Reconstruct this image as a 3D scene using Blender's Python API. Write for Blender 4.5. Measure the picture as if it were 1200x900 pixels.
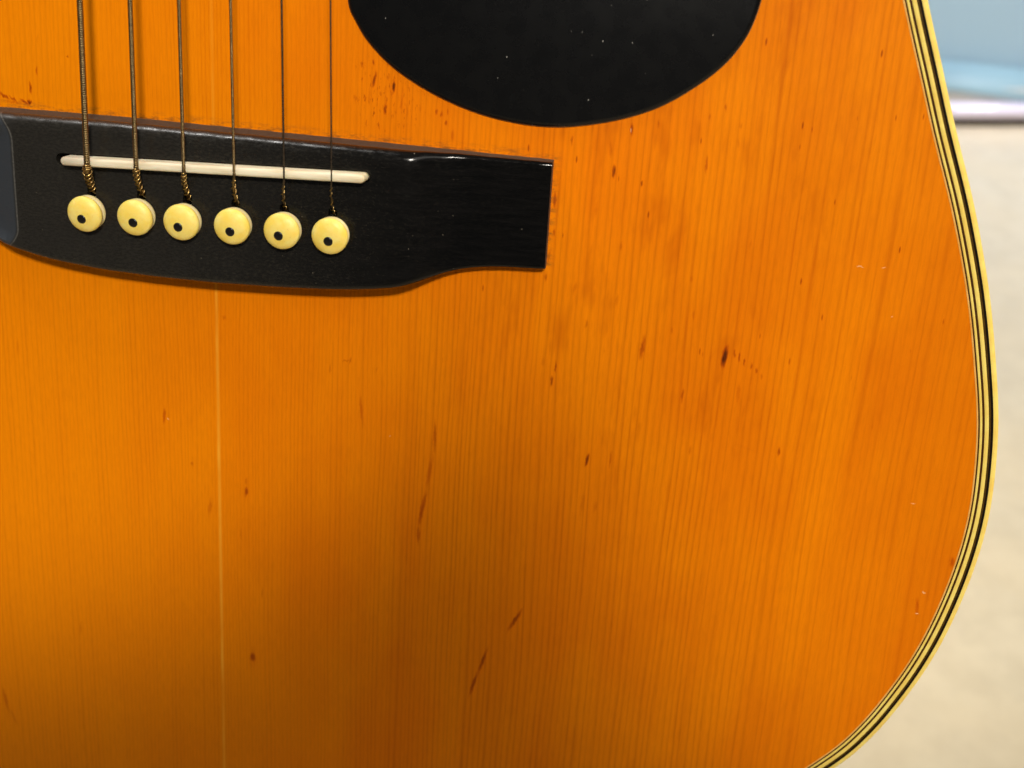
import bpy, bmesh, math, random
from mathutils import Vector, Matrix, noise as mnoise
from mathutils.geometry import tessellate_polygon

for o in list(bpy.data.objects):
    bpy.data.objects.remove(o, do_unlink=True)
SC = bpy.context.scene
COL = SC.collection
R = math.radians
random.seed(7)

# ------------------------------------------------------------------ camera, light, exposure
cam_d = bpy.data.cameras.new('camera')
cam = bpy.data.objects.new('camera', cam_d)
COL.objects.link(cam)
cam.location = (0, 0, 0.55)
cam.rotation_euler = (R(60), 0, 0)
cam_d.sensor_width = 36.0
cam_d.lens = 42.0
cam_d.clip_start = 0.01
cam_d.clip_end = 50
cam_d.dof.use_dof = True
cam_d.dof.focus_distance = 0.262
cam_d.dof.aperture_fstop = 42.0 / 2.9
SC.camera = cam
SC.render.resolution_x = 1024
SC.render.resolution_y = 768

GUITAR_LOC = Vector((-0.07708, 0.21758, 0.28413))
GUITAR_ROT = Matrix(((0.988989, 0.062304, -0.134237),
                     (-0.144048, 0.197272, -0.969708),
                     (-0.033935, 0.978367, 0.204075)))
OFF = 166.5                       # mm from the tail end of the body up to the bridge pins


def gworld(x, y, z):
    """millimetres on the guitar (x across, y up from the bridge pins, z out of the top) -> world"""
    return GUITAR_LOC + GUITAR_ROT @ Vector((x, y + OFF, z)) * 0.001


world = bpy.data.worlds.new('World')
SC.world = world
world.use_nodes = True
bgn = world.node_tree.nodes['Background']
bgn.inputs[0].default_value = (0.90, 0.94, 1.0, 1)
bgn.inputs[1].default_value = 0.065


def aim(o, target):
    d = Vector(target) - o.location
    o.rotation_euler = d.to_track_quat('-Z', 'Y').to_euler()


def spot(name, loc, target, power, radius, deg, blend, col):
    l = bpy.data.lights.new(name, 'SPOT')
    l.energy = power
    l.shadow_soft_size = radius
    l.spot_size = R(deg)
    l.spot_blend = blend
    l.color = col
    o = bpy.data.objects.new(name, l)
    COL.objects.link(o)
    o.location = loc
    aim(o, target)
    return o


def area(name, loc, target, power, sx, sy, col, spread=180):
    l = bpy.data.lights.new(name, 'AREA')
    l.shape = 'RECTANGLE'
    l.size = sx
    l.size_y = sy
    l.energy = power
    l.color = col
    l.spread = R(spread)
    o = bpy.data.objects.new(name, l)
    COL.objects.link(o)
    o.location = loc
    aim(o, target)
    return o


kd = Vector((0.27, 0.50, 1.0)).normalized() * 1600


def pool(x, y, half, soft, power):
    """an added, unseen spot cluster whose round pool of light on the guitar is centred on (x, y) mm"""
    outer = math.atan((half + soft) / 1600)
    for dx, dy in ((-55, -35), (0, 45), (55, -15)):        # unseen heads added side by side to soften the cast shadows
        at = gworld(*(kd + Vector((60 + dx, -20 + dy, 0))))
        spot('added_spot', at, gworld(x, y, 0), power / 3, 0.03, 2 * math.degrees(outer), 1 - ((half - soft) / (half + soft)) ** 2, (1.0, 0.93, 0.83))


pool(250, 36, 179, 28, 76)  # the two cone edges stand in for a soft shadow low on the board
pool(-71, 54, 153, 25, 82)
area('added_fill', gworld(1500, 1700, 1700), gworld(60, -30, 0), 9, 1.4, 1.0, (1.0, 0.95, 0.86))  # unseen fill lamp added to lift the whole guitar
area('added_overhead', gworld(-560, 1500, 330), gworld(0, 0, 0), 10.5, 0.5, 0.16, (1.0, 0.97, 0.93))  # unseen lamp added for the highlight along the bridge's upper edge
area('added_overhead', (0.75, 1.35, 1.3), (0.72, 1.72, 0), 4.0, 0.5, 0.3, (0.80, 0.82, 1.0), 90)  # unseen lamp added to brighten the wall and the far floor
spot('added_spot', (1.276, 1.2, 1.5), (0.69, 1.7, 0.02), 22, 0.010, 6, 0.8, (1.0, 0.98, 0.95))  # unseen lamp added to put a highlight on the rail
area('added_overhead', (1.0, 0.35, 1.6), (0.6, 0.50, 0), 9.9, 0.7, 0.5, (1.0, 0.94, 0.84), 120)  # unseen warm lamp added to brighten the near floor

SC.view_settings.view_transform = 'Standard'
SC.view_settings.look = 'None'
SC.view_settings.gamma = 1
SC.view_settings.use_curve_mapping = False
SC.view_settings.exposure = 0


# ------------------------------------------------------------------ node helper
class G:
    def __init__(s, name):
        s.m = bpy.data.materials.new(name)
        s.m.use_nodes = True
        s.t = s.m.node_tree
        s.n = s.t.nodes
        s.b = s.n['Principled BSDF']

    def link(s, a, b):
        s.t.links.new(a, b)

    def put(s, sock, v):
        if v is None:
            return
        if hasattr(v, 'links') or isinstance(v, bpy.types.NodeSocket):
            s.link(v, sock)
        else:
            if isinstance(v, (tuple, list)) and len(v) == 3 and sock.type == 'RGBA':
                v = (*v, 1)
            sock.default_value = v

    def math(s, op, a, b=None, c=None, clamp=False):
        n = s.n.new('ShaderNodeMath')
        n.operation = op
        n.use_clamp = clamp
        for i, v in enumerate((a, b, c)):
            s.put(n.inputs[i], v)
        return n.outputs[0]

    def vmath(s, op, a, b=None):
        n = s.n.new('ShaderNodeVectorMath')
        n.operation = op
        s.put(n.inputs[0], a)
        s.put(n.inputs[1], b)
        return n.outputs['Value'] if op == 'LENGTH' else n.outputs[0]

    def mm(s):
        """object coordinates in guitar millimetres"""
        c = s.n.new('ShaderNodeTexCoord').outputs['Object']
        v = s.vmath('MULTIPLY', c, (1000, 1000, 1000))
        return s.vmath('SUBTRACT', v, (0, OFF, 0))

    def xyz(s, v):
        n = s.n.new('ShaderNodeSeparateXYZ')
        s.link(v, n.inputs[0])
        return n.outputs

    def comb(s, x, y, z=0.0):
        n = s.n.new('ShaderNodeCombineXYZ')
        for i, v in enumerate((x, y, z)):
            s.put(n.inputs[i], v)
        return n.outputs[0]

    def noise(s, vec, scale=1.0, detail=2.0, rough=0.5, col=False):
        n = s.n.new('ShaderNodeTexNoise')
        s.link(vec, n.inputs['Vector'])
        n.inputs['Scale'].default_value = scale
        n.inputs['Detail'].default_value = detail
        n.inputs['Roughness'].default_value = rough
        return n.outputs['Color' if col else 'Fac']

    def voro(s, vec, scale=1.0, rnd=1.0):
        n = s.n.new('ShaderNodeTexVoronoi')
        s.link(vec, n.inputs['Vector'])
        n.inputs['Scale'].default_value = scale
        n.inputs['Randomness'].default_value = rnd
        return n.outputs['Distance']

    def rng(s, v, a, b, c=0.0, d=1.0, smooth=True):
        n = s.n.new('ShaderNodeMapRange')
        n.interpolation_type = 'SMOOTHSTEP' if smooth else 'LINEAR'
        s.put(n.inputs[0], v)
        for i, k in enumerate((a, b, c, d)):
            s.put(n.inputs[i + 1], k)
        return n.outputs[0]

    def mix(s, f, a, b, mode='MIX'):
        n = s.n.new('ShaderNodeMix')
        n.data_type = 'RGBA'
        n.blend_type = mode
        s.put(n.inputs[0], f)
        s.put(n.inputs[6], a)
        s.put(n.inputs[7], b)
        return n.outputs[2]

    def ramp(s, f, pts):
        n = s.n.new('ShaderNodeValToRGB')
        s.put(n.inputs[0], f)
        cr = n.color_ramp
        while len(cr.elements) < len(pts):
            cr.elements.new(0.5)
        for e, (p, c) in zip(cr.elements, pts):
            e.position = p
            e.color = (c, c, c, 1) if isinstance(c, float) else (*c, 1)
        return n.outputs[0]

    def bump(s, h, strength, dist=0.001, normal=None):
        n = s.n.new('ShaderNodeBump')
        n.inputs['Strength'].default_value = strength
        n.inputs['Distance'].default_value = dist
        s.link(h, n.inputs['Height'])
        if normal is not None:
            s.link(normal, n.inputs['Normal'])
        return n.outputs[0]

    def set(s, **k):
        names = {'base': 'Base Color', 'rough': 'Roughness', 'metal': 'Metallic', 'coat': 'Coat Weight', 'coatr': 'Coat Roughness',
                 'spec': 'Specular IOR Level', 'normal': 'Normal', 'sss': 'Subsurface Weight', 'sssr': 'Subsurface Radius',
                 'ssss': 'Subsurface Scale', 'sheen': 'Sheen Weight', 'sheenr': 'Sheen Roughness', 'trans': 'Transmission Weight'}
        for a, v in k.items():
            s.put(s.b.inputs[names[a]], v)
        return s.m


STAINS = [(115.8,-19.3,0.52,3.27,-0.11,0.95),(117.9,-18.3,0.17,1.25,0.12,0.45),(119.0,-19.1,0.17,1.25,0.02,0.5),(120.2,-20.1,0.17,1.13,0.01,0.5),(121.8,-20.8,0.17,1.25,0.02,0.45),(123.0,-21.8,0.17,1.01,-0.01,0.4),(124.3,-23.0,0.17,1.14,0.01,0.35),(119.8,-27.6,0.35,3.51,0.05,0.25),(120.6,-34.9,0.35,3.58,0.02,0.18),(107.7,-29.3,0.24,2.29,-0.0,0.45),(103.8,-14.6,0.23,1.25,-0.0,0.3),(108.1,-10.8,0.17,1.59,0.03,0.3),(106.8,-2.7,0.28,1.33,0.01,0.22),(110.7,-42.1,0.3,1.45,0.02,0.28),(130.3,-40.2,0.23,1.56,0.05,0.5),(115.1,-38.6,0.18,1.56,0.03,0.2),(123.2,-40.1,0.23,4.76,1.29,0.12),(97.8,-19.2,0.41,3.78,-0.1,0.5),(98.2,-17.6,0.18,1.4,-0.09,0.3),(79.0,-25.7,0.18,1.79,0.0,0.55),(78.3,-29.0,0.24,1.55,-0.01,0.6),(76.0,-24.7,0.36,1.68,-0.09,0.2),(87.8,-47.1,0.31,2.07,-0.18,0.75),(93.1,-46.2,0.24,2.93,-0.04,0.35),(87.6,-58.0,0.43,4.26,-0.07,0.22),(90.7,-58.4,0.31,2.51,-0.13,0.25),(94.6,-50.2,0.61,4.78,0.04,0.15),(52.2,-45.5,0.32,5.45,0.02,0.42),(51.3,-54.3,0.45,6.42,-0.14,0.35),(50.0,-63.8,0.45,6.73,-0.16,0.5),(49.3,-70.8,0.33,4.09,0.01,0.4),(34.6,-40.7,0.32,5.4,0.1,0.33),(31.7,-29.1,0.19,1.48,-0.17,0.35),(30.8,-29.1,0.19,1.43,-1.37,0.3),(38.0,-30.7,0.19,1.2,-0.09,0.25),(27.0,-31.5,0.19,1.46,-0.08,0.25),(73.9,-90.5,0.39,4.67,-0.45,0.6),(66.6,-103.1,0.33,4.99,-0.25,0.6),(64.7,-109.7,0.34,4.73,-0.24,0.6),(8.0,-110.4,0.64,2.01,-0.01,0.6),(8.0,-111.0,0.85,5.58,-0.01,0.2),(6.7,-64.8,0.34,1.86,-0.09,0.6),(6.8,-62.3,0.27,1.55,-0.01,0.3),(-13.4,-47.6,0.34,2.76,-0.08,0.4),(-6.8,-59.2,0.41,0.85,-0.02,0.3),(-2.5,-70.0,0.41,3.34,-0.1,0.3),(1.8,-21.7,0.45,0.91,0.15,0.28),(-49.5,-34.3,0.27,3.49,-0.03,0.2),(5.2,-76.4,0.27,1.88,-0.01,0.2),(10.6,-91.8,0.21,2.26,-0.07,0.2),(-37.8,-108.6,0.44,2.85,-0.11,0.2),(88.1,18.9,0.28,1.72,0.02,0.75),(87.0,23.5,0.28,2.37,0.09,0.3),(91.0,28.0,0.22,1.91,0.03,0.6),(96.4,29.5,0.17,1.24,-0.0,0.4),(78.7,24.6,0.17,1.27,-0.02,0.4),(94.1,16.8,0.17,0.94,-0.05,0.6),(107.2,21.9,0.22,2.37,0.01,0.4),(113.2,30.4,0.27,1.23,0.12,0.25),(109.8,33.8,0.16,1.22,0.02,0.35),(113.2,26.8,0.27,1.46,0.04,0.2),(106.7,31.7,0.16,1.02,-0.01,0.3),(116.8,37.5,0.21,1.74,0.06,0.15),(91.0,3.1,0.23,1.67,0.02,0.35),(91.2,-9.1,0.29,1.97,-0.04,0.25),(85.0,10.6,0.34,2.47,-0.06,0.2),(96.2,8.4,0.34,3.04,-0.02,0.15),(75.3,-5.3,0.24,1.35,0.07,0.35),(81.8,-7.1,0.23,1.99,-0.11,0.25),(85.0,-15.0,0.24,1.4,-0.11,0.3),(118.2,6.0,0.22,1.54,-0.04,0.2),(128.0,12.3,0.22,1.51,-0.02,0.15),(124.5,-8.4,0.23,1.58,-0.03,0.12),(40.0,32.9,0.23,1.81,-0.04,0.85),(35.8,34.1,0.23,2.21,-0.2,0.65),(35.5,37.6,0.17,0.8,0.03,0.55),(33.0,37.1,0.23,0.82,-0.15,0.4),(38.3,28.1,0.29,1.5,-0.06,0.65),(38.7,34.8,0.29,0.72,-0.18,0.3),(37.2,31.4,0.23,0.81,0.03,0.3),(41.8,29.8,0.23,2.82,-0.01,0.3),(49.4,28.4,0.17,0.83,-0.13,0.5),(50.5,28.0,0.17,0.94,-0.1,0.45),(51.6,26.1,0.23,0.72,-0.16,0.45),(53.1,23.8,0.35,1.95,0.05,0.3),(34.8,31.0,0.23,2.37,0.02,0.22),(43.1,28.1,0.23,2.39,-0.02,0.2),(-48.3,24.5,0.32,2.07,1.07,0.55),(-46.1,23.9,0.25,1.87,0.99,0.5),(-43.6,23.5,0.25,1.55,1.03,0.6),(-42.4,23.6,0.38,0.63,0.83,0.8),(-42.0,26.8,0.19,1.88,0.0,0.6),(-40.3,30.5,0.19,1.3,-0.07,0.4),(-32.9,34.1,0.25,0.38,-0.06,0.45),(-39.7,37.4,0.19,1.3,-0.17,0.2),(-46.1,23.3,0.38,3.54,1.54,0.3),(171.8,-62.2,0.52,2.01,0.11,0.4),(166.1,-74.3,0.35,3.16,0.13,0.35),(168.0,-71.1,0.29,2.21,-0.0,0.15),(-60.1,-133.2,0.46,5.03,0.14,0.35),(-58.2,-138.2,0.39,3.46,0.3,0.25),(76.0,11.7,0.29,2.44,0.07,0.5),(76.4,4.8,0.23,1.09,-0.05,0.4),(75.6,-0.7,0.35,2.86,-0.19,0.25)]
# centre x, centre y, half width, half length, turn, strength: knots, pitch marks and dents in the spruce
WHITE = [(41.6, -46.5, 0.22, 0.22), (-12.5, -48.3, 0.3, 0.18), (141.5, 3.3, 0.9, 0.14), (146.4, 3.6, 0.6, 0.14), (149.7, -6.9, 0.2, 0.2), (161.0, -49.0, 0.7, 0.12), (166.3, -76.1, 0.5, 0.2), (90.9, 27.8, 0.15, 0.7), (164.0, -98.9, 0.22, 0.2), (167, -70.5, 0.5, 0.3)]


def spruce(marks):
    """one wood; marks are the knots and pitch streaks lying in the patch of board that wears it"""
    g = G('amber_spruce')
    p = g.mm()
    x, y, _ = g.xyz(p)
    low = g.noise(g.comb(g.math('MULTIPLY', x, 0.022), g.math('MULTIPLY', y, 0.006)), 1, 2)
    ax = g.math('ABSOLUTE', x)
    wx = g.math('ADD', ax, g.math('MULTIPLY', g.math('SUBTRACT', low, 0.5), 5.0))
    ph = g.math('SUBTRACT', g.math('MULTIPLY', wx, 0.5), g.math('MULTIPLY', g.math('EXPONENT', g.math('DIVIDE', wx, -65.0)), 42.25))
    side = g.math('GREATER_THAN', x, 0)
    jit = g.noise(g.comb(g.math('MULTIPLY', wx, 0.30), g.math('MULTIPLY', y, 0.0025), g.math('MULTIPLY', side, 0.6)), 1, 2)
    wob = g.noise(g.comb(g.math('MULTIPLY', wx, 0.5), g.math('MULTIPLY', y, 0.035), 4.0), 1, 1)
    ph = g.math('ADD', ph, g.math('ADD', g.math('MULTIPLY', jit, 1.9), g.math('MULTIPLY', wob, 0.35)))
    fr = g.math('FRACT', ph)
    line = g.ramp(fr, [(0.0, 0.42), (0.16, 0.06), (0.42, 0.0), (0.68, 0.35), (0.86, 1.0), (1.0, 0.42)])
    amp = g.noise(g.comb(g.math('MULTIPLY', wx, 0.42), g.math('MULTIPLY', y, 0.010), 9.0), 1, 2)
    amp = g.rng(amp, 0.33, 0.70, 0.35, 0.92)
    wide = g.math('MULTIPLY', g.rng(x, 15, 70, 0.58, 1.0), g.rng(x, 110, 150, 1.0, 0.72))
    brk = g.noise(g.comb(g.math('MULTIPLY', x, 1.3), g.math('MULTIPLY', y, 0.11), 6.0), 1, 3, 0.65)
    wide = g.math('MULTIPLY', wide, g.rng(brk, 0.3, 0.7, 0.62, 1.15))
    line = g.math('MULTIPLY', line, g.math('MULTIPLY', amp, wide))
    fib = g.noise(g.comb(g.math('MULTIPLY', x, 3.2), g.math('MULTIPLY', y, 0.28), 2.0), 1, 3, 0.6)
    fib2 = g.noise(g.comb(g.math('MULTIPLY', x, 7.0), g.math('MULTIPLY', y, 2.4), 2.0), 1, 2, 0.6)
    mot = g.noise(g.comb(g.math('MULTIPLY', x, 0.045), g.math('MULTIPLY', y, 0.020), 5.0), 1, 3, 0.55)
    band = g.noise(g.comb(g.math('MULTIPLY', x, 0.16), g.math('MULTIPLY', y, 0.004), 7.0), 1, 2, 0.5)
    base = g.mix(g.rng(mot, 0.3, 0.7), (0.88, 0.238, 0.0005), (0.80, 0.190, 0.0005))
    base = g.mix(g.rng(band, 0.45, 0.75, 0, 0.28), base, (0.70, 0.150, 0.0005))
    base = g.mix(g.rng(x, 40, -60, 0.0, 0.8), base, (0.86, 0.250, 0.0005))
    base = g.mix(g.rng(x, 135, 178, 0.0, 0.45), base, (0.66, 0.145, 0.001))
    col = g.mix(g.math('MULTIPLY', line, 0.56), base, (0.44, 0.058, 0.0005))
    col = g.mix(g.rng(fib, 0.35, 0.75, 0, 0.22), col, (0.52, 0.115, 0.001))
    col = g.mix(g.rng(fib2, 0.52, 0.8, 0, 0.25), col, (0.90, 0.30, 0.002))
    smu = g.noise(g.comb(g.math('MULTIPLY', x, 0.17), g.math('MULTIPLY', y, 0.045), 12.0), 1, 3, 0.6)
    smu = g.math('MULTIPLY', g.rng(smu, 0.52, 0.72, 0.0, 0.42), g.math('MULTIPLY', g.rng(x, 40, 80), g.rng(y, -75, -30)))
    smu = g.math('MULTIPLY', smu, g.rng(x, 115, 150, 1.0, 0.3))
    col = g.mix(smu, col, (0.50, 0.085, 0.0005))
    # centre seam with its pale glue line
    sn = g.noise(g.comb(0.0, g.math('MULTIPLY', y, 0.06)), 1, 2)
    sx = g.math('ABSOLUTE', g.math('ADD', x, g.math('MULTIPLY', g.math('SUBTRACT', sn, 0.5), 0.35)))
    sm = g.math('MULTIPLY', g.math('MULTIPLY', g.rng(sx, 0.05, 0.62, 1, 0), g.rng(y, 0, -20, 0.35, 1.0)), g.rng(sn, 0.3, 0.7, 0.25, 0.75))
    col = g.mix(sm, col, (0.97, 0.42, 0.03))
    # small random flecks along the grain on the treble side
    fv = g.voro(g.comb(g.math('MULTIPLY', x, 0.34), g.math('MULTIPLY', y, 0.085), 0.0), 1)
    fm = g.math('MULTIPLY', g.rng(fv, 0.035, 0.10, 1, 0), g.math('MULTIPLY', g.rng(x, 20, 75), g.rng(y, -55, 5, 0.0, 0.55)))
    # scuffs between the strings and the pickguard
    cl1 = g.vmath('LENGTH', g.vmath('MULTIPLY', g.vmath('SUBTRACT', p, (39, 32, 0)), (0.085, 0.075, 0)))
    sc1 = g.noise(g.comb(g.math('MULTIPLY', x, 1.5), g.math('MULTIPLY', y, 0.42), 3.0), 1, 3, 0.7)
    sc1 = g.math('MULTIPLY', g.rng(sc1, 0.52, 0.72, 0.0, 0.62), g.rng(cl1, 1.0, 0.35))
    st = g.math('MAXIMUM', fm, sc1)
    wv = g.noise(g.vmath('MULTIPLY', p, (1.6, 0.7, 0.0)), 1, 2, 0.6, col=True)
    pw = g.vmath('ADD', p, g.vmath('MULTIPLY', g.vmath('SUBTRACT', wv, (0.5, 0.5, 0.5)), (0.7, 1.3, 0.0)))
    pw = g.vmath('MULTIPLY', pw, (1, 1, 0))
    for cx, cy, hw, hl, a, s_ in marks:
        mp = g.n.new('ShaderNodeMapping')
        mp.vector_type = 'TEXTURE'
        mp.inputs['Location'].default_value = (cx, cy, 0)
        mp.inputs['Rotation'].default_value = (0, 0, a)
        mp.inputs['Scale'].default_value = (hw * 1.7 + 0.1, hl * 1.15, 1)
        # a negligible dependence on the marks before keeps the shader compiler going one mark at a time
        ch = g.n.new('ShaderNodeVectorMath')
        ch.operation = 'MULTIPLY_ADD'
        g.link(st, ch.inputs[0])
        ch.inputs[1].default_value = (1e-6, 1e-6, 0)
        g.link(pw, ch.inputs[2])
        g.link(ch.outputs[0], mp.inputs[0])
        d = g.vmath('LENGTH', mp.outputs[0])
        st = g.math('MAXIMUM', st, g.rng(d, 1.0, 0.15, 0.0, s_))
    st = g.math('MULTIPLY', st, g.rng(fib, 0.25, 0.6, 0.7, 1.0))
    col = g.mix(g.rng(st, 0.0, 0.5, 0.0, 0.85), col, (0.50, 0.070, 0.0005))
    col = g.mix(g.rng(st, 0.25, 1.0, 0.0, 0.95), col, (0.05, 0.010, 0.003))
    # grime rubbed into the wood round the bridge
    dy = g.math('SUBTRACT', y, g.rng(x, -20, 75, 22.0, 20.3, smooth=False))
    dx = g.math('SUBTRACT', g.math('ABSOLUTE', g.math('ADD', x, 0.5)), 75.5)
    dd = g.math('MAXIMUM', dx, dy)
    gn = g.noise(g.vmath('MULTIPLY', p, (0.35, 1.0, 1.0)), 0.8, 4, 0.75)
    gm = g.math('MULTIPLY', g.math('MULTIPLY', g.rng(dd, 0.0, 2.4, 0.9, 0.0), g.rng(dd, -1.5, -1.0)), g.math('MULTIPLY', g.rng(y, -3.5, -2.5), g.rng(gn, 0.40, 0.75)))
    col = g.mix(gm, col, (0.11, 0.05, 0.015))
    w = None
    for cx, cy, hw, hl in WHITE:
        d = g.vmath('LENGTH', g.vmath('MULTIPLY', g.vmath('SUBTRACT', pw, (cx, cy, 0)), (1 / hw, 1 / hl, 0)))
        k = g.rng(d, 1.0, 0.3, 0.0, 0.65)
        w = k if w is None else g.math('MAXIMUM', w, k)
    col = g.mix(w, col, (0.95, 0.62, 0.30))
    soft = g.noise(g.comb(g.math('MULTIPLY', x, 0.05), g.math('MULTIPLY', y, 0.03)), 1, 3)
    nrm = g.bump(g.math('ADD', soft, g.math('MULTIPLY', fib, 0.006)), 0.25, 0.002)
    return g.set(base=col, rough=g.rng(fib2, 0.2, 0.8, 0.40, 0.50), spec=0.06, normal=nrm)


def simple(name, col, rough=0.5, metal=0.0, var=0.12, scale=1.0, bump=0.0, coat=0.0, spec=0.5, col2=None, stretch=(1, 1, 1), **k):
    g = G(name)
    p = g.vmath('MULTIPLY', g.mm(), tuple(stretch))
    n = g.noise(p, scale, 4, 0.6)
    c2 = col2 or tuple(c * (1 - var * 2.5) for c in col)
    c = g.mix(g.rng(n, 0.3, 0.7), col, c2)
    nr = g.bump(n, bump, 0.0002) if bump else None
    return g.set(base=c, rough=rough, metal=metal, coat=coat, spec=spec, normal=nr, **k)


def ebony():
    g = G('black_stained_bridge')
    p = g.mm()
    x, y, z = g.xyz(p)
    n = g.noise(g.vmath('MULTIPLY', p, (0.10, 0.9, 0.3)), 1, 4, 0.6)
    sp = g.noise(g.vmath('MULTIPLY', p, (1.0, 2.2, 1.0)), 1.0, 5, 0.72)
    cl = g.noise(p, 0.11, 2, 0.6)
    c = g.mix(g.rng(n, 0.3, 0.75), (0.0022, 0.0021, 0.0020), (0.0050, 0.0045, 0.0042))
    c = g.mix(g.rng(x, 60, -30, 0, 0.60), c, (0.025, 0.0225, 0.018))
    # worn, dust-filled area near the pins
    wear = g.math('MULTIPLY', g.rng(x, 10, 62, 1, 0.15), g.rng(sp, 0.50, 0.74))
    wear = g.math('MULTIPLY', wear, g.rng(cl, 0.35, 0.6, 0.25, 1))
    c = g.mix(g.math('MULTIPLY', wear, 0.32), c, (0.060, 0.050, 0.028))
    fl = g.voro(g.vmath('MULTIPLY', p, (0.42, 0.42, 0.1)), 1)
    flm = g.math('MULTIPLY', g.rng(fl, 0.045, 0.02, 0.0, 1), g.rng(sp, 0.45, 0.6))
    c = g.mix(flm, c, (0.35, 0.30, 0.22))
    hair = g.noise(g.vmath('MULTIPLY', p, (0.3, 2.2, 0.3)), 1, 3, 0.8)
    hm = g.rng(hair, 0.70, 0.74, 0, 0.35)
    c = g.mix(hm, c, (0.07, 0.06, 0.05))
    # the scooped wing: rougher, with a bluish reflection and an edge glint painted in
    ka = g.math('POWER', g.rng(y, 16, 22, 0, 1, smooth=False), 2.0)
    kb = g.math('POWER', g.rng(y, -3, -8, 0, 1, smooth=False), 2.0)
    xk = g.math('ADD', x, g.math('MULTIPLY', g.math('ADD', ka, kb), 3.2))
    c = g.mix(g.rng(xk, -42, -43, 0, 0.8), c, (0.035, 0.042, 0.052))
    crease_glint = g.math('MULTIPLY', g.rng(g.math('ABSOLUTE', g.math('ADD', xk, 42.1)), 0.30, 0.05), g.rng(sp, 0.3, 0.6, 0.35, 0.8))
    c = g.mix(crease_glint, c, (0.10, 0.095, 0.085))
    r = g.math('ADD', g.math('MULTIPLY', g.rng(sp, 0.35, 0.7, 0.20, 0.42), g.rng(x, 0, 70, 1.0, 0.5)), g.rng(x, -40, -44, 0, 0.15))
    nr = g.bump(g.noise(p, 0.12, 2), 0.25, 0.001)
    return g.set(base=c, rough=r, spec=g.rng(x, 0, 70, 0.42, 0.26), normal=nr)


def dusty():
    g = G('dusty_bridge_side')
    p = g.mm()
    x, y, z = g.xyz(p)
    n = g.noise(p, 1.3, 4, 0.7)
    c = g.mix(g.rng(n, 0.3, 0.7), (0.050, 0.044, 0.034), (0.026, 0.021, 0.017))
    c = g.mix(g.rng(z, 0.9, 0.0, 0, 0.8), c, (0.13, 0.075, 0.03))
    return g.set(base=c, rough=0.6, spec=0.35, normal=g.bump(n, 0.4, 0.0003))


def guard():
    g = G('black_pickguard')
    p = g.mm()
    sp = g.noise(p, 0.25, 4, 0.6)
    fl = g.voro(g.vmath('MULTIPLY', p, (0.42, 0.26, 0.1)), 1)
    flm = g.math('MULTIPLY', g.rng(fl, 0.065, 0.02, 0.0, 1), g.rng(sp, 0.45, 0.55))
    c = g.mix(g.rng(sp, 0.3, 0.7), (0.0032, 0.0032, 0.0034), (0.0040, 0.0040, 0.0040))
    w = g.noise(g.vmath('MULTIPLY', p, (2.4, 0.42, 0.3)), 1, 3, 0.85)
    rot = g.n.new('ShaderNodeMapping')
    rot.inputs['Rotation'].default_value = (0, 0, 0.7)
    rot.inputs['Scale'].default_value = (2.6, 0.35, 1)
    g.link(p, rot.inputs[0])
    w2 = g.noise(rot.outputs[0], 1, 3, 0.85)
    sc = g.math('MAXIMUM', g.rng(w, 0.715, 0.76, 0, 0.22), g.rng(w2, 0.715, 0.76, 0, 0.16))
    c = g.mix(sc, c, (0.07, 0.07, 0.065))
    c = g.mix(flm, c, (0.30, 0.29, 0.26))
    return g.set(base=c, rough=g.rng(sp, 0.3, 0.7, 0.26, 0.29), spec=0.30, normal=g.bump(g.noise(p, 0.05, 2), 0.1, 0.001))


def ivoroid(name, a, b):
    g = G(name)
    p = g.mm()
    n = g.noise(p, 0.22, 3, 0.6)
    n2 = g.noise(p, 2.6, 2, 0.6)
    c = g.mix(g.rng(n, 0.35, 0.65), a, b)
    c = g.mix(g.rng(n2, 0.62, 0.78, 0, 0.35), c, (0.35, 0.18, 0.05))
    return g.set(base=c, rough=0.34, spec=0.4, sss=0.12, ssss=0.001, sssr=(1.0, 0.6, 0.25))


def pinmat():
    g = G('aged_ivory_plastic')
    oi = g.n.new('ShaderNodeObjectInfo')
    c0 = g.n.new('ShaderNodeTexCoord').outputs['Object']
    p = g.vmath('MULTIPLY', c0, (1000, 1000, 1000))
    x, y, z = g.xyz(p)
    pr = g.vmath('ADD', p, g.comb(g.math('MULTIPLY', oi.outputs['Random'], 40), 0.0, 0.0))
    n = g.noise(pr, 0.35, 3, 0.6)
    n2 = g.noise(pr, 2.2, 3, 0.7)
    c = g.mix(g.rng(n, 0.3, 0.7), (0.92, 0.67, 0.11), (0.93, 0.75, 0.22))
    c = g.mix(g.rng(z, 1.9, 1.3, 0, 0.9), c, (0.80, 0.66, 0.36))
    c = g.mix(g.rng(n2, 0.60, 0.78, 0, 0.5), c, (0.40, 0.20, 0.04))
    c = g.mix(g.math('MULTIPLY', g.rng(z, 2.1, 1.9, 0, 1), g.rng(z, 1.2, 1.4, 0, 0.6)), c, (0.25, 0.12, 0.03))
    return g.set(base=c, rough=0.42, spec=0.4, sss=0.2, ssss=0.0015, sssr=(1.0, 0.55, 0.15), normal=g.bump(n, 0.2, 0.0005))


def bone():
    g = G('bone_saddle')
    p = g.mm()
    n = g.noise(g.vmath('MULTIPLY', p, (0.12, 1.3, 1)), 1, 3, 0.6)
    x, y, z = g.xyz(p)
    c = g.mix(g.rng(n, 0.35, 0.7), (0.86, 0.78, 0.58), (0.74, 0.62, 0.40))
    c = g.mix(g.rng(x, 33, 38.5, 0, 0.5), c, (0.62, 0.48, 0.20))
    c = g.mix(g.rng(x, -20, -29, 0, 0.6), c, (0.42, 0.35, 0.27))
    return g.set(base=c, rough=0.4, spec=0.4, sss=0.1, ssss=0.001)


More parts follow.
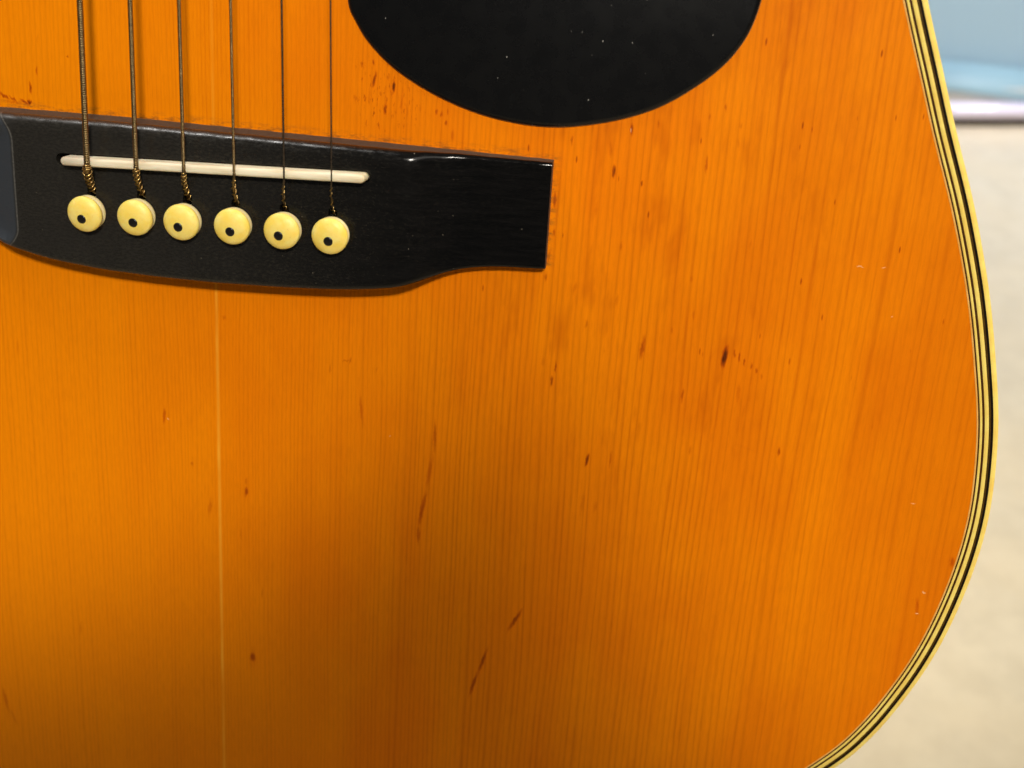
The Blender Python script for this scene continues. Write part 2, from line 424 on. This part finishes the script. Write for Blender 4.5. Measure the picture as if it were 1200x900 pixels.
def floor_mat():
    g = G('mottled_beige_floor')
    p = g.n.new('ShaderNodeTexCoord').outputs['Object']
    n = g.noise(p, 34, 4, 0.6)
    n2 = g.noise(p, 9, 3, 0.5)
    n3 = g.noise(p, 160, 2, 0.6)
    c = g.mix(g.rng(n, 0.35, 0.65), (0.76, 0.65, 0.46), (0.68, 0.575, 0.40))
    c = g.mix(g.rng(n2, 0.35, 0.7, 0, 0.5), c, (0.78, 0.64, 0.42))
    c = g.mix(g.rng(n3, 0.5, 0.8, 0, 0.2), c, (0.56, 0.46, 0.33))
    return g.set(base=c, rough=0.38, spec=0.5, normal=g.bump(n, 0.1, 0.002))


def wall_mat(name, a, b, rough=0.5, metal=0.0):
    g = G(name)
    p = g.n.new('ShaderNodeTexCoord').outputs['Object']
    n = g.noise(p, 5, 3, 0.5)
    return g.set(base=g.mix(g.rng(n, 0.3, 0.7), a, b), rough=rough, metal=metal)


M = dict(
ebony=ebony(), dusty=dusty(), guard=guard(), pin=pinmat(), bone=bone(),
    rim=simple('painted_edge_highlight', (0.22, 0.13, 0.06), 0.5, var=0.2),  # bevel highlight painted as a lighter edge colour on the pickguard
    cream=ivoroid('cream_binding', (0.95, 0.72, 0.17), (0.90, 0.62, 0.12)),
    cream2=ivoroid('amber_cream_line', (0.88, 0.47, 0.12), (0.80, 0.38, 0.07)),
    black=simple('black_fibre_line', (0.008, 0.004, 0.002), 0.5, spec=0.1, var=0.15),
    olive=simple('olive_brown_line', (0.085, 0.042, 0.004), 0.5, spec=0.1, var=0.2),
    brown=simple('dark_brown_line', (0.07, 0.022, 0.003), 0.5, spec=0.1, var=0.15),
    dot=simple('black_dot', (0.006, 0.005, 0.005), 0.3),
    rosewood=simple('rosewood', (0.055, 0.022, 0.012), 0.25, var=0.2, scale=1, stretch=(0.05, 0.02, 0.4), coat=0.6),
    bronze=simple('old_bronze_winding', (0.27, 0.19, 0.085), 0.36, metal=1.0, var=0.25, scale=1.5, col2=(0.15, 0.105, 0.05)),
    steel=simple('dull_steel', (0.17, 0.13, 0.09), 0.38, metal=1.0, var=0.2, scale=1.5),
    brass=simple('brass_twist', (0.55, 0.36, 0.12), 0.28, metal=1.0, var=0.2, scale=2.0, col2=(0.20, 0.12, 0.05)),
    mahogany=simple('mahogany', (0.12, 0.035, 0.012), 0.3, var=0.15, stretch=(0.4, 0.02, 0.4)),
    floor=floor_mat(),
    wall=wall_mat('pale_blue_wall', (0.41, 0.58, 0.67), (0.38, 0.55, 0.63), 0.5),
    ledge=wall_mat('light_blue_ledge', (0.27, 0.42, 0.46), (0.24, 0.38, 0.43), 0.3),
    strip=wall_mat('cream_strip', (0.62, 0.60, 0.55), (0.58, 0.57, 0.53), 0.4),
    chrome=wall_mat('lavender_grey_rail', (0.92, 0.86, 1.0), (0.78, 0.72, 0.88), 0.08, 0.1),
    gap_shade=wall_mat('painted_gap_shade', (0.03, 0.026, 0.022), (0.02, 0.018, 0.016), 0.8),
)

# ------------------------------------------------------------------ mesh helpers
def link_obj(name, verts, faces, mats, parent=None, smooth=True, sharp=35, fmat=None, guitar=True):
    me = bpy.data.meshes.new(name)
    if guitar:
        verts = [(v[0] * 0.001, (v[1] + OFF) * 0.001, v[2] * 0.001) for v in verts]
    me.from_pydata(verts, [], faces)
    for m in (mats if isinstance(mats, (list, tuple)) else [mats]):
        me.materials.append(m)
    if fmat:
        me.polygons.foreach_set('material_index', fmat)
    bm = bmesh.new()
    bm.from_mesh(me)
    bmesh.ops.recalc_face_normals(bm, faces=bm.faces)
    bm.to_mesh(me)
    bm.free()
    if smooth:
        me.polygons.foreach_set('use_smooth', [True] * len(me.polygons))
        me.set_sharp_from_angle(angle=R(sharp))
    me.update()
    o = bpy.data.objects.new(name, me)
    COL.objects.link(o)
    if parent is not None:
        o.parent = parent
    return o


def catmull(pts, n=6, closed=False):
    out = []
    N = len(pts)
    rngs = range(N if closed else N - 1)
    for i in rngs:
        p0 = pts[(i - 1) % N] if closed or i > 0 else pts[0]
        p1 = pts[i]
        p2 = pts[(i + 1) % N]
        p3 = pts[(i + 2) % N] if closed or i + 2 < N else pts[-1]
        for k in range(n):
            t = k / n
            out.append(tuple(0.5 * (2 * b + (c - a) * t + (2 * a - 5 * b + 4 * c - d) * t * t + (3 * b - a - 3 * c + d) * t ** 3)
                             for a, b, c, d in zip(p0, p1, p2, p3)))
    if not closed:
        out.append(tuple(pts[-1]))
    return out


def offset(loop, d):
    """loop is counter-clockwise; positive d moves inwards"""
    n = len(loop)
    out = []
    for i in range(n):
        ax, ay = loop[i - 1]
        bx, by = loop[(i + 1) % n]
        tx, ty = bx - ax, by - ay
        L = math.hypot(tx, ty) or 1
        out.append((loop[i][0] - ty / L * d, loop[i][1] + tx / L * d))
    return out


def lofted(loops, closed_loop=True):
    """faces joining equal-length loops given as lists of 3D points"""
    V, F = [], []
    n = len(loops[0])
    for lp in loops:
        V += lp
    for a in range(len(loops) - 1):
        for i in range(n if closed_loop else n - 1):
            j = (i + 1) % n
            F.append((a * n + i, a * n + j, (a + 1) * n + j, (a + 1) * n + i))
    return V, F


def lathe(prof, seg=40, wob=None):
    V, F = [], []
    for r, z in prof:
        for k in range(seg):
            a = 2 * math.pi * k / seg
            rr = r * (wob(a, z) if wob else 1)
            V.append((rr * math.cos(a), rr * math.sin(a), z))
    for i in range(len(prof) - 1):
        for k in range(seg):
            j = (k + 1) % seg
            F.append((i * seg + k, i * seg + j, (i + 1) * seg + j, (i + 1) * seg + k))
    F.append(tuple(range(seg)))
    F.append(tuple((len(prof) - 1) * seg + k for k in range(seg)))
    return V, F


def tube(path, rad, seg=10, cap=True):
    """path of 3D points, rad a number or one per point"""
    V, F = [], []
    P = [Vector(p) for p in path]
    up = Vector((0.3, 0.2, 1)).normalized()
    for i, p in enumerate(P):
        t = (P[min(i + 1, len(P) - 1)] - P[max(i - 1, 0)]).normalized()
        u = (up - t * up.dot(t)).normalized()
        w = t.cross(u)
        up = u
        r = rad if isinstance(rad, (int, float)) else rad[i]
        for k in range(seg):
            a = 2 * math.pi * k / seg
            V.append(tuple(p + u * r * math.cos(a) + w * r * math.sin(a)))
    for i in range(len(P) - 1):
        for k in range(seg):
            j = (k + 1) % seg
            F.append((i * seg + k, i * seg + j, (i + 1) * seg + j, (i + 1) * seg + k))
    if cap:
        F.append(tuple(range(seg)))
        F.append(tuple((len(P) - 1) * seg + k for k in range(seg)))
    return V, F


def box(x0, x1, y0, y1, z0, z1):
    V = [(x, y, z) for x in (x0, x1) for y in (y0, y1) for z in (z0, z1)]
    return V, [(0, 1, 3, 2), (4, 6, 7, 5), (0, 4, 5, 1), (2, 3, 7, 6), (0, 2, 6, 4), (1, 5, 7, 3)]


def interp(tab, x):
    if x <= tab[0][0]:
        return tab[0][1]
    for (a, b), (c, d) in zip(tab, tab[1:]):
        if x <= c:
            t = (x - a) / (c - a)
            return b + (d - b) * t
    return tab[-1][1]


# ------------------------------------------------------------------ the setting
def struct(name, V, F, m, parent=None, **k):
    o = link_obj(name, V, F, m, parent, guitar=False, **k)
    if parent is None:
        o['kind'] = 'structure'
    return o


V, F = box(-3, 4, -2, 1.76, -0.05, 0)
struct('floor', V, F, M['floor'], smooth=False)
V, F = box(-3, 4, 1.76, 1.86, -0.05, 2.4)
wall = struct('wall', V, F, M['wall'], smooth=False)
# sloping foot of the blue panel, cream strip, rounded metal rail and a solid strip painted dark for the shade under it
def extr(prof, x0, x1, dz=0.0):
    A = [(x0, y, z - dz * x0) for y, z in prof]
    B = [(x1, y, z - dz * x1) for y, z in prof]
    V, F = lofted([A, B])
    n = len(prof)
    F += [tuple(range(n)), tuple(range(n, 2 * n))]
    return V, F


V, F = extr([(1.757, 0.050), (1.714, 0.047), (1.710, 0.051), (1.712, 0.057), (1.735, 0.076), (1.757, 0.082)], 0.30, 0.95)
V = [(x, y, z - (x - 0.66) * (0.13 if z < 0.06 else 0.10)) for x, y, z in V]
struct('skirting_ledge', V, F, M['ledge'], wall, sharp=50)
V, F = box(-3, 4, 1.7145, 1.757, 0.034, 0.054)
struct('skirting_strip', V, F, M['strip'], wall, smooth=False)
prof = []
for k in range(13):
    a = R(-80 + 160 * k / 12)
    prof.append((1.712 - 0.012 * math.cos(a), 0.0228 + 0.0108 * math.sin(a)))
prof += [(1.757, 0.0335), (1.757, 0.012)]
V, F = extr(prof, -3, 4)
struct('skirting_rail', V, F, M['chrome'], wall, sharp=50)
V, F = box(-3, 4, 1.712, 1.757, 0.0004, 0.0115)
struct('skirting_gap_shade', V, F, M['gap_shade'], wall, smooth=False)

# ------------------------------------------------------------------ the guitar body
guitar = bpy.data.objects.new('acoustic_guitar', None)
guitar.empty_display_size = 0.05
COL.objects.link(guitar)
guitar.location = GUITAR_LOC
guitar.rotation_mode = 'QUATERNION'
guitar.rotation_quaternion = GUITAR_ROT.to_quaternion()
guitar['label'] = 'amber spruce acoustic guitar with black bridge, six ivory pins and striped cream binding'
guitar['category'] = 'guitar'

RIGHT = [(0, -166.5), (32, -165.8), (62, -162.6), (92, -156.4), (120, -146.2), (141, -133.2), (154.8, -120.0), (162.3, -109.5), (168.4, -97.0), (172.6, -85.5), (175.4, -74.0),
         (177.2, -62.5), (177.9, -52.0), (177.5, -41.5), (175.9, -28.5), (173.0, -15.5), (168.6, 0.5), (162.6, 17.5), (156.2, 32.8),
         (151.6, 44.4), (146.6, 57.0), (139.5, 76.0), (134, 98), (132, 120), (134, 143), (138.5, 168), (142, 192), (142, 217), (135, 242), (121, 264), (98, 281), (68, 292), (34, 297)]
loop_c = RIGHT + [(0, 298)] + [(-x, y) for x, y in reversed(RIGHT[1:])]
OUT = catmull(loop_c, 8, True)
HOLE = [(50 * math.cos(2 * math.pi * k / 64), 150 + 50 * math.sin(2 * math.pi * k / 64)) for k in range(64)]


def at_z(loop, z):
    return [(x, y, z) for x, y in loop]


rings = [('binding', 1.25, 'cream'), ('purfling_strip', 0.48, 'black'), ('purfling_strip', 0.46, 'olive'), ('purfling_strip', 0.86, 'cream'), ('purfling_strip', 0.50, 'brown'),
         ('purfling_strip', 0.50, 'cream'), ('purfling_strip', 0.34, 'brown'), ('purfling_strip', 0.34, 'cream2')]
d0 = 0.0
for i, (nm, w, mt) in enumerate(rings):
    if i == 0:
        loops = [at_z(OUT, -6.0), at_z(OUT, -0.9), at_z(offset(OUT, 0.12), -0.42), at_z(offset(OUT, 0.42), -0.08), at_z(offset(OUT, 0.85), 0.03),
                 at_z(offset(OUT, w), 0.03), at_z(offset(OUT, w), -3), at_z(offset(OUT, 1.0), -6.0)]
    else:
        top = 0.03 if mt.startswith('cream') else -0.015
        c = 0.05
        loops = [at_z(offset(OUT, d0), -3), at_z(offset(OUT, d0), top - 0.03), at_z(offset(OUT, d0 + c), top), at_z(offset(OUT, d0 + w - c), top),
                 at_z(offset(OUT, d0 + w), top - 0.03), at_z(offset(OUT, d0 + w), -3)]
    V, F = lofted(loops)
    n = len(OUT)
    m_ = len(loops)
    F += [((m_ - 1) * n + k, (m_ - 1) * n + (k + 1) % n, (k + 1) % n, k) for k in range(n)]
    link_obj(nm, V, F, M[mt], guitar, sharp=60)
    d0 += w

inner = offset(OUT, d0)
polys = [[Vector((x, y, 0)) for x, y in inner], [Vector((x, y, 0)) for x, y in reversed(HOLE)]]
tri = tessellate_polygon(polys)
V = at_z(inner, 0) + at_z(list(reversed(HOLE)), 0)
F = [tuple(t) for t in tri]
nV = len(V)
V += [(x, y, -3.0) for x, y, z in V[:nV]]
F += [tuple(k + nV for k in reversed(t)) for t in tri]
ni = len(inner)
F += [(k, (k + 1) % ni, nV + (k + 1) % ni, nV + k) for k in range(ni)]
F += [(ni + k, ni + (k + 1) % 64, nV + ni + (k + 1) % 64, nV + ni + k) for k in range(64)]
sb = link_obj('soundboard', V, F, [], guitar, smooth=False)
# cut the plate into patches, so that each patch's wood carries only its own knots and streaks
bm = bmesh.new()
bm.from_mesh(sb.data)
GX = [-80 + 26 * k for k in range(11)]
GY = [-150 + 26 * k for k in range(9)]
for gx in GX:
    bmesh.ops.bisect_plane(bm, geom=bm.verts[:] + bm.edges[:] + bm.faces[:], plane_co=(gx * .001, 0, 0), plane_no=(1, 0, 0))
for gy in GY:
    bmesh.ops.bisect_plane(bm, geom=bm.verts[:] + bm.edges[:] + bm.faces[:], plane_co=(0, (gy + OFF) * .001, 0), plane_no=(0, 1, 0))
slots = {}


def slot(marks):
    key = tuple(marks)
    if key not in slots:
        slots[key] = len(sb.data.materials)
        sb.data.materials.append(spruce(marks))
    return slots[key]


slot([])
bm.faces.ensure_lookup_table()
for f in bm.faces:
    c = f.calc_center_median()
    cx, cy = c.x * 1000, c.y * 1000 - OFF
    if c.z > -0.0001 and GX[0] < cx < GX[-1] and GY[0] < cy < GY[-1]:
        i_ = int((cx - GX[0]) // 26)
        j_ = int((cy - GY[0]) // 26)
        x0, y0 = GX[i_], GY[j_]
        f.material_index = slot([s_ for s_ in STAINS if x0 - 1.5 - s_[2] * 1.8 - s_[3] * abs(math.sin(s_[4])) * 1.2 < s_[0] < x0 + 27.5 + s_[2] * 1.8 + s_[3] * abs(math.sin(s_[4])) * 1.2
                                 and y0 - 1.5 - s_[3] * 1.3 < s_[1] < y0 + 27.5 + s_[3] * 1.3])
bm.to_mesh(sb.data)
bm.free()
V, F = lofted([at_z(offset(OUT, 0.1), -6.02), at_z(offset(OUT, 0.1), -98), at_z(offset(OUT, 2.5), -98), at_z(offset(OUT, 2.5), -6.02)])
n = len(OUT)
F += [(3 * n + k, 3 * n + (k + 1) % n, (k + 1) % n, k) for k in range(n)]
link_obj('side', V, F, M['rosewood'], guitar, sharp=50)
V = at_z(OUT, -98.1) + at_z(OUT, -101)
F = [tuple(range(n)), tuple(range(n, 2 * n))] + [(k, (k + 1) % n, n + (k + 1) % n, n + k) for k in range(n)]
link_obj('back', V, F, M['rosewood'], guitar, smooth=False)
for r0, r1, mt in ((52.5, 53.6, 'black'), (54.4, 56.8, 'cream'), (57.6, 58.7, 'black')):
    L = [[(r * math.cos(a * math.pi / 48), 150 + r * math.sin(a * math.pi / 48), z) for a in range(96)] for r, z in ((r0, 0.005), (r0, 0.03), (r1, 0.03), (r1, 0.005))]
    V, F = lofted(L)
    link_obj('rosette_ring', V, F, M[mt], guitar, sharp=30)

# pickguard
PG = [(29.6, 50.5), (31.5, 45.6), (34.9, 41.0), (40.8, 36.1), (50, 31.4), (61, 28.1), (73.0, 27.0), (84.3, 28.6), (95.0, 32.2), (103.6, 37.7), (109.9, 43.9),
      (113.6, 51.5), (114.6, 62), (112.5, 80), (107, 105), (98, 135), (87, 163), (74, 184), (61, 190), (52.8, 181), (55.0, 166), (55.6, 150), (53.6, 133), (47, 117), (38, 104), (31.5, 86), (28.6, 66)]
PGL = catmull(PG, 8, True)
prof = [(0.0, 0.02), (0.0, 0.22), (0.16, 0.42), (0.75, 0.92), (1.1, 1.0)]
L = [at_z(offset(PGL, d), z) for d, z in prof]
V, F = lofted(L)
n = len(PGL)
fm = [1] * (2 * n) + [0] * (2 * n)
top = L[-1]
tri = tessellate_polygon([[Vector((x, y, 0)) for x, y, z in top]])
F += [tuple(k + 4 * n for k in t) for t in tri] + [tuple(range(n))]
fm += [0] * (len(tri) + 1)
link_obj('pickguard', V, F, [M['guard'], M['rim']], guitar, sharp=40, fmat=fm)

# ------------------------------------------------------------------ bridge
YB = [(-76, -2.9), (-70, -2.9), (-62, -3.1), (-56, -4.2), (-51, -5.6), (-47, -6.9), (-43, -8.2), (-35, -9.9), (-23.3, -11.1), (-11, -11.6), (2.5, -11.7), (18, -11.3),
      (31.5, -10.6), (41, -9.5), (45.8, -8.5), (51.4, -6.2), (57, -4.2), (64.5, -3.2), (75.2, -2.9)]
YT = [(-76, 20.4), (-50, 22.0), (-20, 22.0), (10, 21.5), (45, 20.9), (75.2, 20.3)]
HT = [(-76, 3.7), (-62, 4.2), (-55, 5.2), (-50, 6.4), (-46, 7.8), (-42.6, 9.0), (-41.6, 9.05), (0, 9.0), (44.5, 8.9), (46.5, 8.6), (48.5, 7.6), (51, 6.2), (54, 5.1), (58, 4.5), (64, 4.1), (75.2, 3.8)]


def smooth_tab(tab, x, w):
    return sum(interp(tab, x + w * k) for k in (-2, -1, 0, 1, 2)) / 5


xs = []
x = -76.0
while x < 75.21:
    xs.append(round(x, 3))
    x += 0.5 if (-58 < x < -39 or 42 < x < 62) else 1.25
xs[-1] = 75.2
V, F, fm = [], [], []
cs = []
for x in xs:
    yt = interp(YT, x) + 0.10 * mnoise.noise(Vector((x * 0.3, 0, 0)))
    yb = smooth_tab(YB, x, 1.6)
    h = interp(HT, x) if x < -40 else smooth_tab(HT, x, 0.6)
    e = min(1.0, max(0.0, (75.2 - x) / 0.5))
    h -= 0.35 * (1 - math.sqrt(1 - (1 - e) ** 2)) if e < 1 else 0
    he = h
    if x < -30:                       # the scoop of the left wing is rounded at both edges
        he = interp(HT, x + 3.2)
    h_in, h = h, he
    wgt = min(1, max(0, (h - 4.2) / 4.6))
    rt = 0.8 + 1.5 * wgt + 0.12 * mnoise.noise(Vector((x * 0.15, 3, 0)))
    rb = 0.7 + 0.5 * wgt
    pts = [(yt + 0.05, 0.0), (yt, 0.35), (yt - 0.15, h - rt)]
    for k in range(1, 6):
        a = R(90 * k / 5)
        pts.append((yt - 0.15 - rt * (1 - math.cos(a)), h - rt * (1 - math.sin(a))))
    for k in range(1, 20):
        t = k / 20
        yy = yt - 0.15 - rt + (yb + 0.1 + rb - yt + 0.15 + rt) * t
        hh = h_in
        if x < -30:
            hh = interp(HT, x + 3.2 * (max(0, 1 - (yt - yy) / 6) ** 2 + max(0, 1 - (yy - yb) / 5) ** 2))
        pts.append((yy, hh + 0.02 * math.sin(math.pi * t)))
    for k in range(0, 6):
        a = R(90 * k / 5)
        pts.append((yb + 0.1 + rb * (1 - math.sin(a)), h - rb * (1 - math.cos(a))))
    pts += [(yb, 0.35), (yb - 0.03, 0.0)]
    cs.append([(x, y, z) for y, z in pts])
m = len(cs[0])
for c in cs:
    V += c
for a in range(len(cs) - 1):
    for i in range(m):
        j = (i + 1) % m
        F.append((a * m + i, a * m + j, (a + 1) * m + j, (a + 1) * m + i))
        fm.append(1 if i in (0, 1, m - 2) else 0)
F += [tuple(range(m)), tuple((len(cs) - 1) * m + k for k in range(m))]
fm += [1, 1]
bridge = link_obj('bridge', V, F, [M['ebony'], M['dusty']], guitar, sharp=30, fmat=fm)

PINS = [(-24.7, 2.3), (-13.5, 2.45), (-3.0, 2.3), (8.2, 2.4), (19.3, 2.35), (29.8, 2.25)]
NOTCH = [(-24.3, 7.1), (-13.0, 7.2), (-2.6, 7.2), (8.2, 6.9), (18.9, 6.8), (29.6, 6.8)]
S0, S1 = Vector((-30.0, 13.15)), Vector((37.4, 14.8))


def stadium(a, b, r, n=10):
    d = (b - a).normalized()
    pn = Vector((-d.y, d.x))
    out = []
    for k in range(n + 1):
        t = math.pi * k / n
        out.append(tuple(b + pn * r * math.cos(t) * -1 + d * r * math.sin(t)))
    for k in range(n + 1):
        t = math.pi * k / n
        out.append(tuple(a + pn * r * math.cos(t) - d * r * math.sin(t)))
    return out


def cutter(loop, z0, z1):
    n = len(loop)
    V, F = lofted([at_z(loop, z0), at_z(loop, z1)])
    F += [tuple(range(n)), tuple(range(n, 2 * n))]
    return link_obj('cutter', V, F, M['dot'], guitar, smooth=False)


sd = (S1 - S0).normalized()
cuts = [cutter(stadium(S0 + sd * 1.3 - sd * 2.2, S1 - sd * 1.0, 1.25), 5.5, 12)]
for (px, py), (nx, ny) in zip(PINS, NOTCH):
    circ = [(px + 2.9 * math.cos(a * math.pi / 12), py + 2.9 * math.sin(a * math.pi / 12)) for a in range(24)]
    cuts.append(cutter(circ, 4, 12))
    cuts.append(cutter(stadium(Vector((px, py)), Vector((nx, ny - 0.1)), 1.0, 6), 4.5, 12.5))
for c in cuts:
    bm_ = bridge.modifiers.new('cut', 'BOOLEAN')
    bm_.object = c
    bm_.operation = 'DIFFERENCE'
    bm_.solver = 'EXACT'
dg = bpy.context.evaluated_depsgraph_get()
dg.update()
new = bpy.data.meshes.new_from_object(bridge.evaluated_get(dg))
bridge.modifiers.clear()
bridge.data = new
new.name = 'bridge'
for c in cuts:
    bpy.data.objects.remove(c, do_unlink=True)

# saddle, its crown rounded, ends rounded
body = stadium(S0 + sd * 1.25, S1 - sd * 1.25, 0.95, 12)
L = [at_z(body, 5.6), at_z(body, 11.6), at_z(stadium(S0 + sd * 1.25, S1 - sd * 1.25, 0.86, 12), 11.95), at_z(stadium(S0 + sd * 1.3, S1 - sd * 1.3, 0.66, 12), 12.15),
     at_z(stadium(S0 + sd * 1.45, S1 - sd * 1.45, 0.38, 12), 12.25)]
V, F = lofted(L)
n = len(body)
F += [tuple(range(n)), tuple(4 * n + k for k in range(n))]
# string dips pressed into the crown would hide under the strings
link_obj('saddle', V, F, M['bone'], bridge, sharp=50)

# bridge pins
prof = [(2.5, -4.5), (2.75, -0.2), (3.3, 0.0), (3.8, 0.2), (3.92, 0.55), (3.8, 0.95), (3.4, 1.2), (3.1, 1.5), (3.15, 1.75), (3.75, 1.95), (4.05, 2.2), (4.13, 2.55), (4.05, 2.95), (3.75, 3.3), (3.2, 3.6), (2.4, 3.85), (1.4, 4.0), (0.5, 4.05)]
Vp, Fp = lathe(prof, 48)
Vp = [(x, y, z) for x, y, z in Vp]
pin_me = bpy.data.meshes.new('bridge_pin')
pin_me.from_pydata([(a * .00096, b * .00096, c * .001) for a, b, c in Vp], [], Fp)
pin_me.materials.append(M['pin'])
pin_me.polygons.foreach_set('use_smooth', [True] * len(pin_me.polygons))
pin_me.set_sharp_from_angle(angle=R(50))
DR = 1.0


def dome(r):
    return interp([(0, 4.05), (0.5, 4.05), (1.4, 4.0), (2.4, 3.85), (3.2, 3.6)], r)


V, F = [], []
DY = -0.8
V.append((-0.1, DY, dome(abs(DY)) + 0.05))
for rr, dz in ((0.6, 0.05), (DR, 0.035), (DR + 0.02, -0.08)):
    for k in range(28):
        a = 2 * math.pi * k / 28
        xx, yy = -0.1 + rr * math.cos(a), DY + rr * math.sin(a)
        V.append((xx, yy, dome(math.hypot(xx, yy)) + dz))
F = [(0, 1 + k, 1 + (k + 1) % 28) for k in range(28)]
for q in range(2):
    F += [(1 + q * 28 + k, 1 + (q + 1) * 28 + k, 1 + (q + 1) * 28 + (k + 1) % 28, 1 + q * 28 + (k + 1) % 28) for k in range(28)]
dot_me = bpy.data.meshes.new('pin_dot')
dot_me.from_pydata([(a * .001, b * .001, c * .001) for a, b, c in V], [], F)
dot_me.materials.append(M['dot'])
dot_me.polygons.foreach_set('use_smooth', [True] * len(dot_me.polygons))
for i, (px, py) in enumerate(PINS):
    p = bpy.data.objects.new('bridge_pin', pin_me)
    COL.objects.link(p)
    p.parent = guitar
    p.location = (px * .001, (py + OFF) * .001, (9.0 + (0.15, 0, 0.1, 0, 0.05, 0)[i]) * .001)
    p.rotation_euler = (R((5, 4, 3, 4, 3, 4)[i]), R((-3, -1, 0, 1, 0, -1)[i]), R((0, 14, -9, 5, -14, 9)[i]))
    d = bpy.data.objects.new('pin_dot', dot_me)
    COL.objects.link(d)
    d.parent = p

# ------------------------------------------------------------------ strings
DIA = [1.36, 1.08, 0.82, 0.62, 0.42, 0.32]
SADX = [-23.2, -12.3, -1.8, 9.2, 20.0, 30.2]
NUTX = [-17.5, -10.5, -3.5, 3.5, 10.5, 17.5]
for i in range(6):
    r = DIA[i] / 2
    (nx, ny) = NOTCH[i]
    sx = SADX[i]
    sy = 13.0 + (sx + 29.4) * 1.7 / 67.6
    zs = 12.25 + r
    slope = (NUTX[i] - sx) / 645
    path, rad = [], []
    wound = i < 4
    # straight run from the nut to the saddle
    ys = [656, 400, 200, 75]
    pitch = (0.46, 0.36, 0.28, 0.22)[i] if wound else 1
    if wound:
        y = 60.0
        step = pitch / 4
        while y > sy + 0.2:
            ys.append(y)
            y -= step
    else:
        ys += [30]
    ys.append(sy)
    for y in ys:
        path.append((sx + slope * (y - sy), y, zs + 0.002 * (y - sy)))
    # over the crown and down into the notch
    end = Vector((nx, ny, 8.2))
    s_ = Vector((sx, sy, zs))
    mid = [s_ + Vector((0, -0.7, -0.03)), s_ + Vector((-0.06, -1.4, -0.16)), s_.lerp(end, 0.45) + Vector((-0.1, 0, 0.75)), s_.lerp(end, 0.8) + Vector((-0.1, 0, 0.6)),
           end + Vector((0, -0.2, 0)), end + Vector((-0.1, -1.0, -2.0))]
    cur = catmull([tuple(s_)] + [tuple(v) for v in mid], 8)
    path += cur[1:]
    for k in range(len(path)):
        if wound and path[k][1] < 60.1 and k < len(ys):
            rad.append(r * (1.0, 0.97, 0.80, 0.97)[k % 4])
        else:
            rad.append(r)
    V, F = tube(path, rad, 12)
    st = link_obj('string', V, F, M['bronze' if wound else 'steel'], guitar, sharp=80)
    st['label'] = ('thickest wound bass string at the left', 'second wound string from the left', 'third wound string from the left',
                   'fourth string, thinnest of the wound ones', 'fifth string, plain wire', 'thinnest plain string at the right')[i]
    # ball-end twist: a wire lapped round the string where it dives to the pin
    tw0 = (0.10, 0.18, 0.30, 0.55, 0.62, 0.60)[i]
    c2 = [Vector(p) for p in cur]
    wr = (0.20, 0.18, 0.17, 0.16, 0.15, 0.13)[i]
    hp = []
    n0, n1 = int(len(c2) * tw0 * 0.66), int(len(c2) * 0.86)
    turns = (8, 7, 7, 4.5, 4.5, 4.5)[i]
    N = int(turns * 14)
    for k in range(N):
        t = k / (N - 1)
        f_ = n0 + (n1 - n0) * t
        a_ = int(f_)
        b_ = min(a_ + 1, len(c2) - 1)
        p = c2[a_].lerp(c2[b_], f_ - a_)
        tg = (c2[b_] - c2[max(a_ - 1, 0)]).normalized()
        u = (Vector((1, 0, 0)) - tg * tg.x).normalized()
        w = tg.cross(u)
        an = 2 * math.pi * turns * (t + 0.03 * math.sin(9 * t + i))
        rr = (r + wr * (0.15 + 0.6 * min(1, t * 3))) * (1 + 0.08 * math.sin(5 * t + i * 2))
        if k == 0:
            rr *= 0.8
        hp.append(tuple(p + u * rr * math.cos(an) + w * rr * math.sin(an)))
    V, F = tube(hp, wr, 7)
    # loose tail of the lapping wire curling over the notch
    e = c2[n1]
    tail = catmull([hp[-1], tuple(e + Vector((0.75 + wr, 0.5, 0.3))), tuple(e + Vector((0.95 + wr, -0.5, 0.1))), tuple(e + Vector((0.5, -1.3, -0.5))), tuple(e + Vector((-0.1, -1.5, -1.6)))], 6)
    V2, F2 = tube(tail, wr * 0.75, 6)
    b0 = len(V)
    V += V2
    F += [tuple(q + b0 for q in f2) for f2 in F2]
    link_obj('string_winding', V, F, M['brass'], st, sharp=80)

# ------------------------------------------------------------------ neck, out of the frame above
V, F = box(-27, 27, 202, 656, 0.1, 6.0)
V = [(x * (1 - 0.22 * (y - 202) / 454), y, z) for x, y, z in V]
link_obj('fingerboard', V, F, M['ebony'], guitar, smooth=False)
V, F = box(-21.5, 21.5, 656.1, 661, 0.2, 9)
link_obj('nut', V, F, M['bone'], guitar, smooth=False)
L = []
for y, hw, dz in ((299, 27, 60), (318, 26.5, 26), (400, 25.5, 21), (560, 22.5, 19), (655, 21, 18)):
    L.append([(hw * math.cos(R(180 + 180 * k / 12)), y, dz * math.sin(R(180 + 180 * k / 12))) for k in range(13)])
V, F = lofted(L)
F += [tuple(range(13)), tuple(4 * 13 + k for k in range(13))]
link_obj('neck', V, F, M['mahogany'], guitar, sharp=50)
V, F = box(-29, 29, 655.2, 840, -15, 0)
V = [(x * (1.15 if y > 800 else 0.8), y, z - (y - 655) * 0.2) for x, y, z in V]
link_obj('headstock', V, F, M['mahogany'], guitar, smooth=False)
